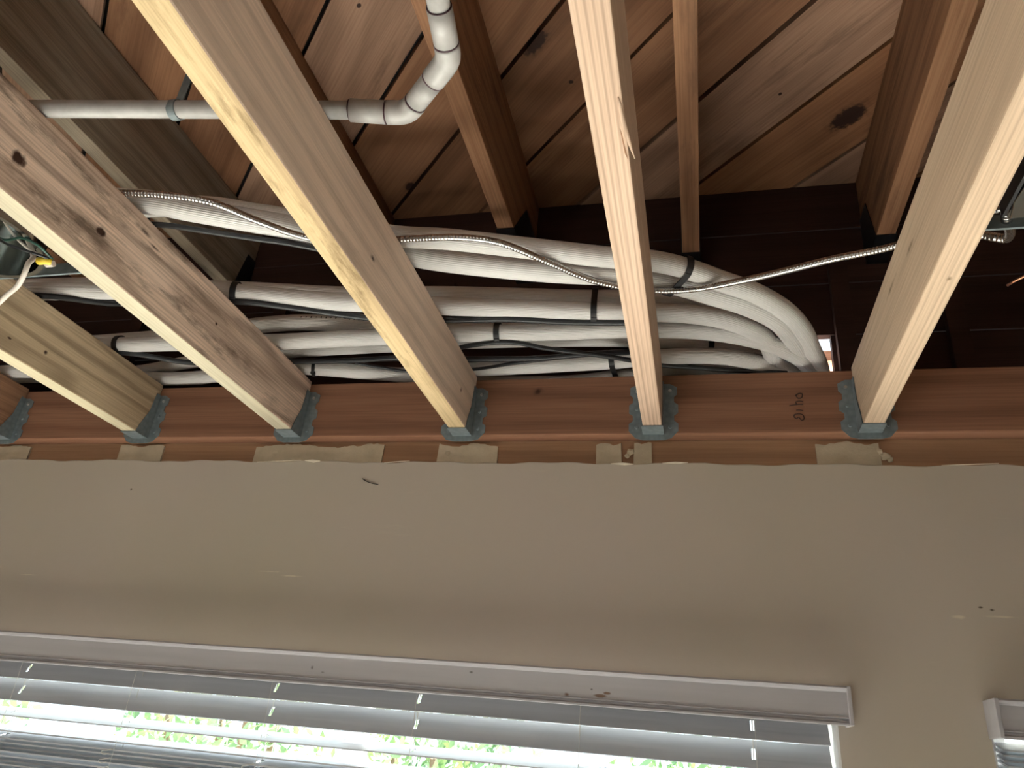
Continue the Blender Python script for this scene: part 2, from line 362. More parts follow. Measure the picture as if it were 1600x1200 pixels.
# wood strip above the drywall (top plate) with patches of old compound
plate = tag(box('trim_1', (X0, YP, -.09), (X1, .21, .128), M_plate), kind='structure')
rnd = random.Random(3)
def patch(px0, px1, top, bot=(0, 0), name='compound_patch'):
    p0, p1 = hit(px0, 715, 1, YP).x, hit(px1, 715, 1, YP).x
    n = max(5, int((p1-p0)/.008)); pts = []
    for i in range(n+1):
        x = p0+(p1-p0)*i/n; pts.append((x, torn(x)-.004))
    for i in range(n, -1, -1):
        x = p0+(p1-p0)*i/n; t = i/n
        pts.append((x+rnd.uniform(-.002, .002), -.003-top*(.5+.5*math.sin(t*9+px0))-rnd.uniform(0, .5)*top))
    o = prism(name, pts, M_mud, plate, 1, YP-.005, YP+.002)
for a in ((-20, 45, .004), (186, 254, .005), (398, 598, .008), (684, 778, .008), (932, 972, .006), (990, 1019, .005), (1276, 1376, .007)): patch(*a)
# loose crumbs of compound
for px, py, s in ((430, 707, .009), (700, 708, .007), (985, 706, .009), (1383, 712, .010), (1374, 706, .007), (1391, 718, .007), (980, 713, .006)):
    p = hit(px, py, 1, YP-.004); bm = bmesh.new(); bmesh.ops.create_icosphere(bm, subdivisions=2, radius=s)
    for v in bm.verts: v.co *= rnd.uniform(.6, 1.1); v.co.y *= .5
    mesh_obj('compound_crumb', finish(bm, 'crumb'), M_mud, plate, p)
# cavity end wall above the plate -----------------------------------
cav = tag(empty('wall_attic', (0, YA, .128)), kind='structure')
HX0, HX1, HZ1 = .270, .374, .266                       # rough hole where the lines leave
def cbox(name, a, b_, mat=M_dark, bev=0): 
    o = box(name, a, b_, mat, None, bev); o.parent = cav; o.matrix_parent_inverse = Matrix.Translation((0, YA, .128)).inverted(); return o
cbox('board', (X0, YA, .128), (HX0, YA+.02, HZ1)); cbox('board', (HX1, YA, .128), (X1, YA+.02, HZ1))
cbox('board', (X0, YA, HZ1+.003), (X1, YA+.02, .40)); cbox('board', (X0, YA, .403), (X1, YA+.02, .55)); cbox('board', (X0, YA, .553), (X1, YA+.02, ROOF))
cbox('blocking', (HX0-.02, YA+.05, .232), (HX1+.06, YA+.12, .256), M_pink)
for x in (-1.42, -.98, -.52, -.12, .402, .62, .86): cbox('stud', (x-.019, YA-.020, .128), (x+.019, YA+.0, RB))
# roof: felt over diagonal boards -----------------------------------
roof = tag(box('ceiling', (X0-.12, YB-.12, ROOF+.022), (X1+.12, .45, ROOF+.06), M_felt), kind='structure')
PW = .187
def clip(poly, f):
    out = []
    for i in range(len(poly)):
        a, b_ = poly[i], poly[(i+1) % len(poly)]; fa, fb = f(a), f(b_)
        if fa >= 0: out.append(a)
        if (fa >= 0) != (fb >= 0):
            t = fa/(fa-fb); out.append((a[0]+(b_[0]-a[0])*t, a[1]+(b_[1]-a[1])*t))
    return out
s2 = math.sqrt(.5); prnd = random.Random(5)
for k in range(-16, 9):
    lo, hi = -.047+k*PW, -.047+(k+1)*PW
    gap = .0042 if k % 3 else .0056
    poly = [(-2.6, -3.4), (1.9, -3.4), (1.9, .45), (-2.6, .45)]
    poly = clip(poly, lambda p: (p[0]+p[1])*s2-lo-gap); 
    if len(poly) > 2: poly = clip(poly, lambda p: hi-gap-(p[0]+p[1])*s2)
    if len(poly) < 3: continue
    # local frame: x along the board
    cc = Vector(((lo+hi)/2*s2, (lo+hi)/2*s2, ROOF)); 
    rot = Matrix.Rotation(-math.pi/4, 4, 'Z'); inv = rot.inverted()
    loc = [tuple((inv @ (Vector((x, y, ROOF))-cc))[:2]) for x, y in poly]
    kn = []
    for kx, ky, ra, rb in DECK_KNOTS:
        h_ = hit(kx, ky, 2, ROOF)
        if lo < (h_.x+h_.y)*s2 < hi:
            l_ = inv @ (h_-cc); kn += [((l_.x, l_.y, 0), (ra, rb, .03), .35)]+([((l_.x, l_.y, 0), (ra*1.5, rb*1.6, .03), 1.3)] if ra > .015 else [])
    di = 3 if k == 1 else {0: 1, -1: 0}.get(k, (k*5) % 3)
    o = prism('plank', loc, deck_mat(di, kn) if kn else M_deck[di], None, 2, prnd.uniform(-.0015, .0015), .021)
    o.matrix_world = Matrix.Translation(cc) @ rot
    mw = o.matrix_world.copy(); o.parent = roof; o.matrix_world = mw
# windows -----------------------------------------------------------
def window(name, x0, x1, mull):
    e = tag(empty(name, ((x0+x1)/2, .185, wz0)), kind='structure')
    def add(nm, a, b_, mat, bev=.002):
        o = box(nm, a, b_, mat, None, bev); o.parent = e; o.matrix_parent_inverse = Matrix.Translation(e.location).inverted(); return o
    for a, b_ in (((x0, .165, wz0), (x0+.05, .205, wz1)), ((x1-.05, .165, wz0), (x1, .205, wz1)), ((x0, .165, wz1-.02), (x1, .205, wz1)), ((x0, .165, wz0), (x1, .205, wz0+.05))):
        add('window_frame', a, b_, M_frame)
    for mx_ in mull: add('mullion', (mx_-.022, .168, wz0), (mx_+.022, .20, wz1), M_frame)
    add('jamb_liner', (x1-.004, YD+.004, wz0), (x1, .165, wz1), M_frame, 0); add('jamb_liner', (x0, YD+.004, wz0), (x0+.004, .165, wz1), M_frame, 0)
    add('sill', (x0-.03, YD-.02, wz0-.02), (x1+.03, .165, wz0+.002), M_frame)
    add('pane', (x0+.04, .184, wz0+.04), (x1-.04, .187, wz1-.015), M_glass, 0)
window('window_1', W1[0], W1[1], [-.60])
window('window_2', W2[0], W2[1], [])
# outside -----------------------------------------------------------
tag(box('ground', (-14, .22, FLOOR-.15), (14, 16, FLOOR-.05), M_ground), kind='structure')
tag(box('patio', (-8, -12, FLOOR-.15), (8, YB-.13, FLOOR-.05), M_ground), kind='structure')

# ================================================================== FRAMING
tag(box('ledger_board', (X0+.01, YL, 0), (X1-.01, YP-.0005, JH-.006), M_ledger, None, .003), 'reddish fir ledger board carrying the joist hangers above the beige wall', 'board')
led = bpy.data.objects['ledger_board']
# faint handwritten marks on the ledger
def ink(pts, r=.0011):
    tube('ink_mark', [(x, YL-.0002, z) for x, z in pts], r, M_ink, led, 6, .003, True, None, 1.0)
def lp(px, py): p = hit(px, py, 1, YL); return (p.x, p.z)
ink([lp(1241, 648), lp(1246, 647), lp(1254, 648), lp(1256, 655), lp(1252, 657), lp(1248, 652), lp(1245, 654), lp(1241, 652), lp(1241, 648)])
ink([lp(1233, 634), lp(1240, 633), lp(1247, 632), lp(1255, 632)]); ink([lp(1243, 628), lp(1250, 627), lp(1255, 628)]); ink([lp(1244, 641), lp(1250, 641), lp(1255, 642)]); ink([lp(1246, 633), lp(1243, 629)])
ink([lp(1243, 618), lp(1248, 615), lp(1253, 615), lp(1253, 621), lp(1248, 623), lp(1243, 618)])

jl = {-5: 'ceiling joist farthest to the left, almost outside the picture',
      -4: 'dark reddish joist end at the extreme left edge of the ledger',
      -3: 'short yellowish joist at left meeting ledger beside the left light can',
      -2: 'knotty weathered joist with dark grain streaks, right of the light can',
      -1: 'long tan joist with mould specks crossing under the white plastic pipe',
      0: 'pink-tan joist in the middle showing its ribbed underside, splintered at one edge',
      1: 'clean pale joist at right, leaning up to the top right corner',
      2: 'ceiling joist beyond the right edge of the picture'}
bm = bmesh.new(); bm_box(bm, (-TH/2, -4.5, 0), (TH/2, YL-.001, JH), .003); jme = finish(bm, 'joist')
for k in range(-5, 3):
    me = jme.copy(); o = mesh_obj('ceiling_joist', me, joist_mats[k], None, (k*SP, 0, 0))
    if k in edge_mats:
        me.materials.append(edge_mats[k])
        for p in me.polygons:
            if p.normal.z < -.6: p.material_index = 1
    tag(o, jl[k], 'joist', 'ceiling joists hung from the ledger')
    if k == 0:   # lifted splinter
        ya, yb = hit(975, 150, 2, 0).y, hit(995, 243, 2, 0).y
        tube('splinter', [(TH/2-.004, ya, -.0008), (TH/2-.002, ya*.6+yb*.4, -.0014), (TH/2+.002, ya*.25+yb*.75, -.002), (TH/2+.006, yb, -.004)], .002, joist_mats[0], o, 8, .006, True, lambda t, L: .0006+.0026*math.sin(math.pi*min(1, t*1.05))**.7*(1-.3*t) if t < .95 else .0008)
        prism('torn_groove', [(TH/2-.0065, ya*.5+yb*.5), (TH/2-.005, ya*.4+yb*.6), (TH/2-.002, yb+.004), (TH/2-.0045, yb-.005)], M_raf, o, 2, -.0006, .001)

def hanger(k):
    x = k*SP
    e = tag(empty('joist_hanger', (x, YL, 0)), {-4: 'grey joist hanger at the far left end of the ledger', -3: 'galvanised hanger holding the short yellowish left joist', -2: 'galvanised hanger holding the knotty streaked joist',
            -1: 'galvanised hanger holding the tan mould-specked joist', 0: 'notched galvanised hanger around the middle joist', 1: 'galvanised hanger holding the clean pale right joist', 2: 'joist hanger beyond the right edge', -5: 'joist hanger beyond the left edge'}[k],
            'joist hanger', 'galvanised joist hangers on the ledger')
    h = TH/2+.0008; t = .0014
    prism('seat', [(-h-t, -.046), (h+t, -.046), (h+t, -.001), (-h-t, -.001)], M_galv, e, 2, -t-.0006, -.0006)
    for s in (-1, 1):
        # side stirrup
        poly = [(-.046, -.001), (-.001, -.001), (-.001, .112), (-.016, .112), (-.022, .06), (-.040, .02)]
        prism('stirrup', poly, M_galv, e, 0, s*h if s > 0 else -h-t, h+t if s > 0 else -h)
        # notched face flange
        pts = [(h, -.014), (h+.016, -.010), (h+.030, .006), (h+.030, .022), (h+.022, .028), (h+.022, .040), (h+.030, .046), (h+.030, .064), (h+.022, .070), (h+.022, .082), (h+.028, .088), (h+.028, .104), (h+.014, .112), (h, .112)]
        prism('flange', [(s*a, z) for a, z in pts], M_galv, e, 1, -t-.0004, -.0004)
        for zz in (.014, .055, .096):
            bm = bmesh.new(); bmesh.ops.create_cone(bm, cap_ends=True, segments=10, radius1=.0042, radius2=.003, depth=.003, matrix=Matrix.Translation((s*(h+.014), -t-.0015, zz)) @ Matrix.Rotation(math.pi/2, 4, 'X'))
            mesh_obj('nail', finish(bm, 'nail'), M_nail if zz > .09 else M_galv, e)
    prism('seat_lip', [(-h, -.014), (h, -.014), (h, -.0006), (-h, -.0006)], M_galv, e, 1, -t-.0004, -.0004)
for k in range(-5, 3): hanger(k)

rl = {-3: 'old roof rafter with pale underside behind the knotty joist at upper left', -2: 'dark old rafter mostly hidden behind the tan mould-specked joist', -1: 'old brown rafter running behind the white pipe elbow',
      0: 'narrow old rafter right of the middle joist, seen from straight below', 1: 'old brown rafter just left of the clean pale right joist', 2: 'old rafter beyond the right edge', -4: 'old rafter beyond the left edge'}
bm = bmesh.new(); bm_box(bm, (-TH/2, -4.5, RB), (TH/2, YA-.001, ROOF-.0018), .002); rme = finish(bm, 'rafter')
for k in range(-4, 3):
    x = .083+k*.4045; me = rme.copy()
    o = mesh_obj('rafter', me, M_raf_pale if k == -3 else M_raf, None, (x, 0, 0)); tag(o, rl[k], 'rafter', 'old roof rafters')
    ye = {-1: -.085, 0: .05, 1: .03}.get(k, .07)
    h = tag(empty('rafter_hanger', (x, YA, RB)), {-3: 'dark hanger at the end of the pale rafter', -2: 'dark hanger at the end of the rafter behind the tan joist', -1: 'dark metal hanger under the end of the rafter behind the pipe elbow', 0: 'dark metal hanger under the end of the narrow middle rafter', 1: 'dark metal hanger under the end of the rafter near the right joist', 2: 'dark hanger beyond the right edge', -4: 'dark hanger beyond the left edge'}[k], 'hanger', 'dark rafter hangers')
    L = ye-YA; q = TH/2+.0008
    prism('seat', [(-q-.002, L), (q+.002, L), (q+.002, -.001), (-q-.002, -.001)], M_black, h, 2, -.003, -.0006)
    for s in (-1, 1): prism('stirrup', [(L, -.003), (-.001, -.003), (-.001, .12), (L*.6, .12)], M_black, h, 0, q if s > 0 else -q-.002, q+.002 if s > 0 else -q)

# ================================================================== INSULATED LINES
def pz(pts, z):
    out = []
    for p in pts:
        out.append(hit(p[0], p[1], 2, p[2] if len(p) > 2 else z))
    return out
def end_out(px, z, dx=.0):   # leave through the hole in the end wall
    p = hit(px, 578, 2, z); return [Vector((p.x+dx, YA+.01, z)), Vector((p.x+dx+.02, YA+.16, z-.01))]
PIPES = {}
def line(key, label, pts, z, r, tail=None, head=None):
    P = ([Vector(head)] if head else [])+pz(pts, z)+([Vector(t) for t in tail] if tail else [])
    path = smooth_path(P, .010)
    o = mesh_obj('insulated_pipe', tube_mesh('insulated_pipe', path, r, 36), M_ins)
    tag(o, label, 'pipe', 'white insulated line-set pipes'); PIPES[key] = (path, r)
Z = .172
line('P1', 'topmost white insulated pipe, with the outermost sweep at the right bend',
     [(300, 322, .205), (400, 334, .200), (440, 340, .195), (620, 369, .180), (700, 374), (860, 392), (950, 402), (1015, 407), (1070, 419), (1130, 440), (1180, 458), (1225, 484), (1252, 512), (1268, 545)], .172, .0185, [(.338, .10, .175), (.352, .17, .175), (.36, .32, .165)], head=(-2.3, -.50, .21))
line('P2', 'second white insulated pipe, under the steel-armoured cable at left',
     [(230, 316), (300, 328), (400, 346), (450, 355), (640, 398), (700, 408), (860, 424), (940, 428), (1015, 436), (1070, 447), (1110, 459), (1170, 478), (1215, 501), (1240, 530)], .172, .0205, [(.300, .06, .180), (.325, .16, .205), (.34, .32, .2)], head=(-2.3, -.75, .172))
line('P3', 'upper pipe of the tied middle pair, mostly behind its neighbour',
     [(100, 447), (350, 452), (560, 462), (690, 461), (850, 465), (930, 467), (1020, 465), (1070, 467), (1130, 482), (1180, 498), (1215, 520)], .212, .0180, [(.262, .05, .216), (.298, .16, .232), (.31, .32, .23)], head=(-2.5, -.30, .212))
line('P4', 'brightest middle pipe with two black ties, left and right of centre',
     [(100, 455), (350, 456), (400, 461), (500, 470), (560, 473), (690, 478), (850, 484), (930, 487), (1020, 488), (1070, 490), (1130, 499), (1190, 524)], .170, .0185, [(.252, .08, .176), (.298, .17, .186), (.31, .32, .18)], head=(-2.5, -.40, .170))
line('P5', 'long white pipe running straight below the middle pair',
     [(190, 539), (250, 537), (440, 534), (500, 531), (600, 526), (700, 522), (750, 521), (850, 519), (950, 515), (1030, 514), (1100, 517), (1150, 524), (1200, 536), (1245, 556)], .166, .0180, [(.318, .095, .168), (.345, .17, .158), (.36, .32, .15)], head=(-2.5, -.10, .166))
line('P6', 'slack white pipe just under the long straight pipe',
     [(200, 582), (240, 577), (290, 567), (450, 549), (600, 540), (750, 533), (950, 530), (1030, 534), (1100, 540), (1180, 553), (1230, 572)], .206, .0165, [(.318, .155, .205), (.325, .32, .2)], head=(-2.5, .09, .2))
line('P7', 'lowest long white pipe lying just above the ledger',
     [(50, 580), (200, 590), (300, 591), (440, 573), (500, 576), (600, 584), (640, 586), (750, 577), (867, 570), (950, 565), (1035, 558), (1100, 556), (1150, 560), (1200, 572)], .163, .0170, [(.292, .17, .196), (.30, .32, .19)], head=(-2.5, .05, .163))
line('P8', 'short low pipe peeking over the ledger near the middle joist',
     [(900, 596), (960, 589), (1040, 583), (1100, 580), (1150, 579), (1200, 585)], .157, .0150, [(.298, .17, .157), (.31, .32, .157)], head=(-.45, .10, .155))
line('P9', 'shaded printed pipe between the middle pair and the long straight pipe',
     [(330, 520), (400, 509), (460, 504), (520, 505), (570, 509), (650, 516), (760, 517), (900, 513)], .210, .0180, None, head=(-2.5, -.02, .210))
# print marks on the shaded pipe
def pipe_at(key, px):
    path, r = PIPES[key]; best = None
    for i, p in enumerate(path):
        d = p-CAM; u = 800+FPX*d.dot(rt)/d.dot(fwd)
        if best is None or abs(u-px) < best[0]: best = (abs(u-px), i)
    i = best[1]; t = (path[min(i+1, len(path)-1)]-path[max(0, i-1)]).normalized()
    return path[i], t, r

P9o = [o for o in bpy.data.objects if o.get('label', '').startswith('shaded printed')][0]
for i in range(13):
    p, t, rr = pipe_at('P9', 478+i*7.5)
    vw = (CAM-p); vw = (vw-t*vw.dot(t)).normalized(); sd_ = t.cross(vw)
    if sd_.z < 0: sd_ = -sd_
    n_ = (vw*.75+sd_*.66).normalized(); q_ = t.cross(n_); bm = bmesh.new()
    hh = random.uniform(.0015, .0032); bm_box(bm, (-.0012, -hh, -.0004), (.0012, hh, .0003))
    bmesh.ops.transform(bm, matrix=Matrix.Translation(p+n_*rr) @ Matrix((t, q_, n_)).transposed().to_4x4(), verts=bm.verts)
    mesh_obj('print_mark', finish(bm, 'print_mark'), M_black, P9o)
# black control cables
def cable(label, pts, z, r=.0042, flat=1.0, head=None, tail=None):
    P = ([Vector(head)] if head else [])+pz(pts, z)+([Vector(tail)] if tail else [])
    o = tube('control_cable', P, r, M_cable, None, 12, .010, True, None, flat)
    tag(o, label, 'cable', 'black control cables among the pipes')
cable('black cable under the second pipe at left', [(245, 351), (300, 358), (400, 373), (450, 380), (560, 402, .146)], .146, .0050, head=(-2.2, -.62, .146), tail=hit(590, 408, 2, .146))
cable('black cable along the underside of the middle pair', [(60, 462), (180, 474), (370, 471), (450, 480), (600, 499), (700, 500), (800, 499), (880, 503), (940, 504), (1000, 504)], .149, .0062, head=(-2.2, -.42, .149))
cable('black cable below the long straight pipe at left', [(190, 551), (240, 558), (300, 567), (460, 565), (560, 563), (612, 560), (740, 561), (840, 560), (910, 554), (960, 551, .165), (1020, 549, .182), (1100, 548, .190)], .147, .0060, head=(-2.2, -.10, .147), tail=hit(1200, 560, 2, .19))
cable('black cable looping down behind the tan joist', [(555, 567), (600, 575), (636, 580), (740, 577), (800, 568), (900, 556)], .152, .0038)
cable('black cable crossing in front of the low pipes to the ledger', [(640, 566), (720, 543), (775, 535), (810, 536), (850, 544), (950, 557), (1030, 570), (1100, 575), (1180, 581)], .1445, .0050, tail=hit(1230, 583, 2, .142))

# cable ties
def tie(label, keys, px, width=.0115):
    base, t, _ = pipe_at(keys[0], px)
    u = Vector((0, 0, 1)); u = (u-t*u.dot(t)).normalized(); v = t.cross(u); pts = []
    for kk in keys:
        path, r = PIPES[kk]
        q = min(path, key=lambda p: abs((p-base).dot(t))+.05*(p-base).length); dq = q-base; cx_, cy_ = dq.dot(u), dq.dot(v)
        for i in range(28): a = 2*math.pi*i/28; pts.append((cx_+math.cos(a)*(r+.0012), cy_+math.sin(a)*(r+.0012)))
    pts.sort(); 
    def half(ps):
        h = []
        for p in ps:
            while len(h) > 1 and (h[-1][0]-h[-2][0])*(p[1]-h[-2][1])-(h[-1][1]-h[-2][1])*(p[0]-h[-2][0]) <= 0: h.pop()
            h.append(p)
        return h[:-1]
    hull = half(pts)+half(list(reversed(pts)))
    e = tag(empty('cable_tie', base), label, 'cable tie', 'black cable ties on the pipes')
    c0 = (sum(p[0] for p in hull)/len(hull), sum(p[1] for p in hull)/len(hull)); bm = bmesh.new(); R = []
    for (a, b_) in hull:
        dr = Vector((a-c0[0], b_-c0[1])).normalized(); row = []
        for (k, off) in ((-1, 0), (1, 0), (1, .0030), (-1, .0030)): row.append(bm.verts.new(u*(a+dr.x*off)+v*(b_+dr.y*off)+t*(k*width/2)))
        R.append(row)
    for i in range(len(R)):
        for k in range(4): bm.faces.new((R[i][k], R[(i+1) % len(R)][k], R[(i+1) % len(R)][(k+1) % 4], R[i][(k+1) % 4]))
    mesh_obj('band', finish(bm, 'band'), M_tie, e)
    # head sits low towards the room
    low = min(hull, key=lambda p: (u*p[0]+v*p[1]).dot(Vector((0, .5, 1)))); hp = u*low[0]+v*low[1]; bm = bmesh.new()
    bm_box(bm, (-.0055, -.004, -.003), (.0055, .004, .003), .001)
    mt = Matrix((t, v, u)).transposed().to_4x4()
    bmesh.ops.transform(bm, matrix=Matrix.Translation(hp) @ mt, verts=bm.verts); mesh_obj('tie_head', finish(bm, 'head'), M_tie, e)
tie('black tie on the bright middle pipe, right of the knotty joist', ['P4'], 372)
tie('black tie around both middle pipes, left of the middle joist', ['P3', 'P4'], 932)
tie('black tie on the long straight pipe, left of the knotty joist', ['P5'], 188)
tie('black tie on the long straight pipe, right of the tan joist', ['P5'], 780)
tie('black tie around the two top pipes, right of the middle joist', ['P1', 'P2'], 1070)
tie('small black tie on the lowest pipe, left of the tan joist', ['P7'], 490, .007)
tie('black tie on the lowest pipe, just left of the middle joist', ['P7', 'P8'], 957)
tie('short black tie on the slack pipe, right of the middle joist', ['P6'], 1108)

# steel-armoured cable
P = [Vector((-2.0, -.72, .146)), Vector((-1.1, -.66, .146))]+pz([(195, 302), (260, 305), (330, 316), (400, 344), (480, 371), (560, 379), (640, 373), (720, 371), (780, 379), (860, 411), (930, 439), (1010, 453), (1080, 452), (1180, 434), (1300, 405), (1395, 385)], .1463)
P += [Vector((.47, -.40, .146)), Vector((.62, -.46, .146)), Vector((1.2, -.5, .146))]
tag(tube('armoured_cable', P, .0058, M_armor, None, 14, .006), 'shiny steel-armoured cable snaking across the pipes', 'cable')

# ================================================================== WHITE PLASTIC PIPE RUN
pv = tag(empty('plastic_pipe', hit(600, 175, 2, .155)), 'thin white plastic drain pipe with angled elbows under the roof boards', 'pipe')
def pvp(px, py): return hit(px, py, 2, .156)
def ptube(name, pts, r, mat=M_pvc, smooth=False, step=.006):
    o = tube(name, pts, r, mat, None, 24, step, smooth); o.parent = pv; o.matrix_parent_inverse = Matrix.Translation(pv.location).inverted(); return o
a, c1, e1, e2 = pvp(60, 170), pvp(548, 172), pvp(637, 176), pvp(702, 92)
dirx = (pvp(590, 173)-pvp(100, 170)).normalized(); d45 = (e2-e1).normalized(); dirn = (pvp(684, 0)-e2).normalized()
ptube('pipe', [e1-dirx*1.6, c1+dirx*.02], .0122)
ptube('coupling', [c1, e1-dirx*.030], .0156)
ptube('elbow', [e1-dirx*.028, e1-dirx*.012, e1-dirx*.004+d45*.002, e1+d45*.012, e1+d45*.022], .0158, smooth=True)
ptube('nipple', [e1+d45*.024, e2-d45*.042], .0150)
ptube('elbow', [e2-d45*.040, e2-d45*.014, e2-d45*.003+dirn*.003, e2+dirn*.014, e2+dirn*.022], .0160, smooth=True)
ptube('coupling', [e2+dirn*.024, e2+dirn*.072], .0154)
ptube('pipe', [e2+dirn*.07, e2+dirn*1.2], .0135)
for p, d, r in ((e1-dirx*.029, dirx, .0158), (e1+d45*.023, d45, .0156), (e2-d45*.041, d45, .0158), (e2+dirn*.023, dirn, .0158), (c1, dirx, .0145), (e2+dirn*.072, dirn, .0152)):
    ptube('joint_ring', [p-d*.0011, p+d*.0011], r, M_pvcring)
# strap that hangs the pipe from the roof boards
sp = pvp(275, 172)
st = tag(empty('pipe_strap', sp), 'grey hanging strap looped around the thin white pipe', 'strap')
bm = bmesh.new(); ring = []
for i in range(25):
    an = -math.pi/2+2*math.pi*i/24
    ring.append([(dx, math.cos(an)*rr, math.sin(an)*rr) for dx, rr in ((-.006, .0126), (.006, .0126), (.006, .0142), (-.006, .0142))])
V = [[bm.verts.new(q) for q in r_] for r_ in ring[:-1]]
for i in range(24):
    for k in range(4): bm.faces.new((V[i][k], V[(i+1) % 24][k], V[(i+1) % 24][(k+1) % 4], V[i][(k+1) % 4]))
mesh_obj('loop', finish(bm, 'loop'), M_galv, st)
box('tail', (-.006, -.001, .0135), (.006, .001, ROOF-sp.z-.002), M_galv, st)

# ================================================================== LIGHT CANS
def can(label, cx, cy, z0, r, h, jb):
    e = tag(empty('recessed_light', (cx, cy, z0)), label, 'light housing', 'recessed light housings between joists')
    bm = bmesh.new(); seg = 40; prof = [(r+.006, 0), (r+.006, .0012), (r, .0015), (r, h), (0, h), (0, h-.0015), (r-.0015, h-.0015), (r-.0015, 0)]
    R = [[bm.verts.new((a*math.cos(2*math.pi*k/seg), a*math.sin(2*math.pi*k/seg), z)) if a > 0 else None for k in range(seg)] for a, z in prof]
    t1, t2 = bm.verts.new((0, 0, h)), bm.verts.new((0, 0, h-.0015))
    for i in range(len(prof)):
        j = (i+1) % len(prof)
        for k in range(seg):
            k2 = (k+1) % seg
            q = [(R[i][k] or (t1 if i == 4 else t2)), (R[i][k2] or (t1 if i == 4 else t2)), (R[j][k2] or (t1 if j == 4 else t2)), (R[j][k] or (t1 if j == 4 else t2))]
            q2 = []
            for vtx in q:
                if vtx not in q2: q2.append(vtx)
            if len(q2) > 2:
                try: bm.faces.new(q2)
                except ValueError: pass
    mesh_obj('can', finish(bm, 'can', True, .6), M_shiny, e)
    k0 = math.floor(cx/SP); xa, xb = k0*SP+TH/2-cx, (k0+1)*SP-TH/2-cx
    for s in (-1, 1): box('bar_hanger', (xa, s*(r+.03)-.002, .02), (xb, s*(r+.03)+.002, .042), M_galv, e)
    j = box('junction_box', (jb[0]-.045, jb[1]-.03, .002), (jb[0]+.045, jb[1]+.03, .062), M_shiny, e, .002)
    box('box_cover', (jb[0]-.040, jb[1]-.026, -.001), (jb[0]+.040, jb[1]+.026, .003), M_shiny, j, .001)
    bm = bmesh.new(); bmesh.ops.create_cone(bm, cap_ends=True, segments=12, radius1=.005, radius2=.005, depth=.004, matrix=Matrix.Translation((jb[0], jb[1], -.002)))
    mesh_obj('screw', finish(bm, 'screw'), M_nail, j)
    return e
F = hit(60, 433, 2, .035); CL = Vector((-1.005, F.y-.112, .035))
cl = can('open metal light can with loose wires at the left edge', CL.x, CL.y, .035, .105, .098, (-.03, -.19))
def cwire(name, pts, r, mat, lab=None):
    o = tube(name, [Vector(p) for p in pts], r, mat, None, 10, .004); o.parent = cl; o.matrix_parent_inverse = Matrix.Translation(cl.location).inverted(); return o
q = lambda px, py, z: hit(px, py, 2, z)
cwire('wire', [CL+Vector((-.05, -.03, .09)), q(5, 378, .03), q(30, 388, .02), q(60, 398, .02), q(82, 406, .025)], .0022, M_cable)
cwire('wire', [CL+Vector((0, -.05, .09)), q(0, 372, .04), q(35, 372, .035), q(58, 382, .03), q(82, 405, .025)], .0022, M_green)
cwire('wire', [CL+Vector((.03, -.05, .09)), q(20, 365, .045), q(50, 392, .03), q(80, 405, .025)], .0022, M_wirew)
cwire('wire_nut', [q(60, 408, .02), q(72, 407, .021), q(80, 409, .022)], .0062, M_yellow)
cwire('wire_nut', [q(72, 413, .02), q(84, 412, .021)], .0050, M_wirew)
tag(tube('white_cable', [CL+Vector((.02, .02, .09)), q(52, 401, .02), q(44, 412, .0), q(38, 428, -.015), q(28, 446, -.025), q(12, 460, -.03), q(-12, 482, -.035), q(-80, 530, -.05)], .0040, M_wirew, None, 12, .005), 'limp white cable hanging out of the left light can', 'cable')
# right-hand housing with whip
G = hit(1592, 300, 2, .05)
cr = can('metal light housing with bracket at the right edge', G.x+.115, G.y-.02, .045, .082, .11, (-.070, .035))
br = prism('bracket', [(-.118, .03), (-.108, -.10), (-.095, -.10), (-.095, .062), (-.112, .062)], M_shiny, cr, 2, -.002, .004, bev=.0006)
box('bracket_arm', (-.122, -.30, .0), (-.118, .06, .05), M_black, cr)
wh = [hit(1500, 360, 2, .125), hit(1536, 367, 2, .115), hit(1556, 371, 2, .105), hit(1571, 373, 2, .10), hit(1578, 366, 2, .095), hit(1576, 352, 2, .085), hit(1572, 340, 2, .075), hit(1575, 326, 2, .075)]
tag(tube('flexible_whip', [Vector(p) for p in wh], .0068, M_armor, None, 14, .004), 'short flexible metal whip bending into the right light housing', 'conduit')
tag(tube('copper_rod', [hit(1574, 446, 2, .15), hit(1600, 432, 2, .15), Vector((.793, -.30, .15))], .0022, M_copper, None, 10, .01), 'thin copper rod sticking in from the right edge', 'rod')

# ================================================================== BLINDS
def slat_mesh(L, W, slots, name='slat'):
    bm = bmesh.new(); t = .0028; sw = .020; sx = .0065
    bm_box(bm, (0, -W/2, -t/2), (L, -sw/2, t/2)); bm_box(bm, (0, sw/2, -t/2), (L, W/2, t/2))
    xs_ = [0]
    for s in slots: xs_ += [s-sx/2, s+sx/2]
    xs_.append(L)
    for i in range(0, len(xs_), 2): bm_box(bm, (xs_[i], -sw/2, -t/2), (xs_[i+1], sw/2, t/2))
    return finish(bm, name)
def valance(e, x0, x1, z0, z1, yf, yb):
    # profile across (y, z): crown bead on top, flat face, groove and lip below
    pr = [(yb, z1), (yf-.006, z1), (yf-.008, z1-.003), (yf-.006, z1-.0065), (yf, z1-.009), (yf, z0+.013), (yf-.002, z0+.011), (yf+.003, z0+.0085), (yf+.003, z0+.006), (yf-.003, z0+.003), (yf-.003, z0), (yb, z0)]
    prb = [(y, z) for y, z in pr]
    return prism('valance', prb, M_val, e, 0, x0, x1)
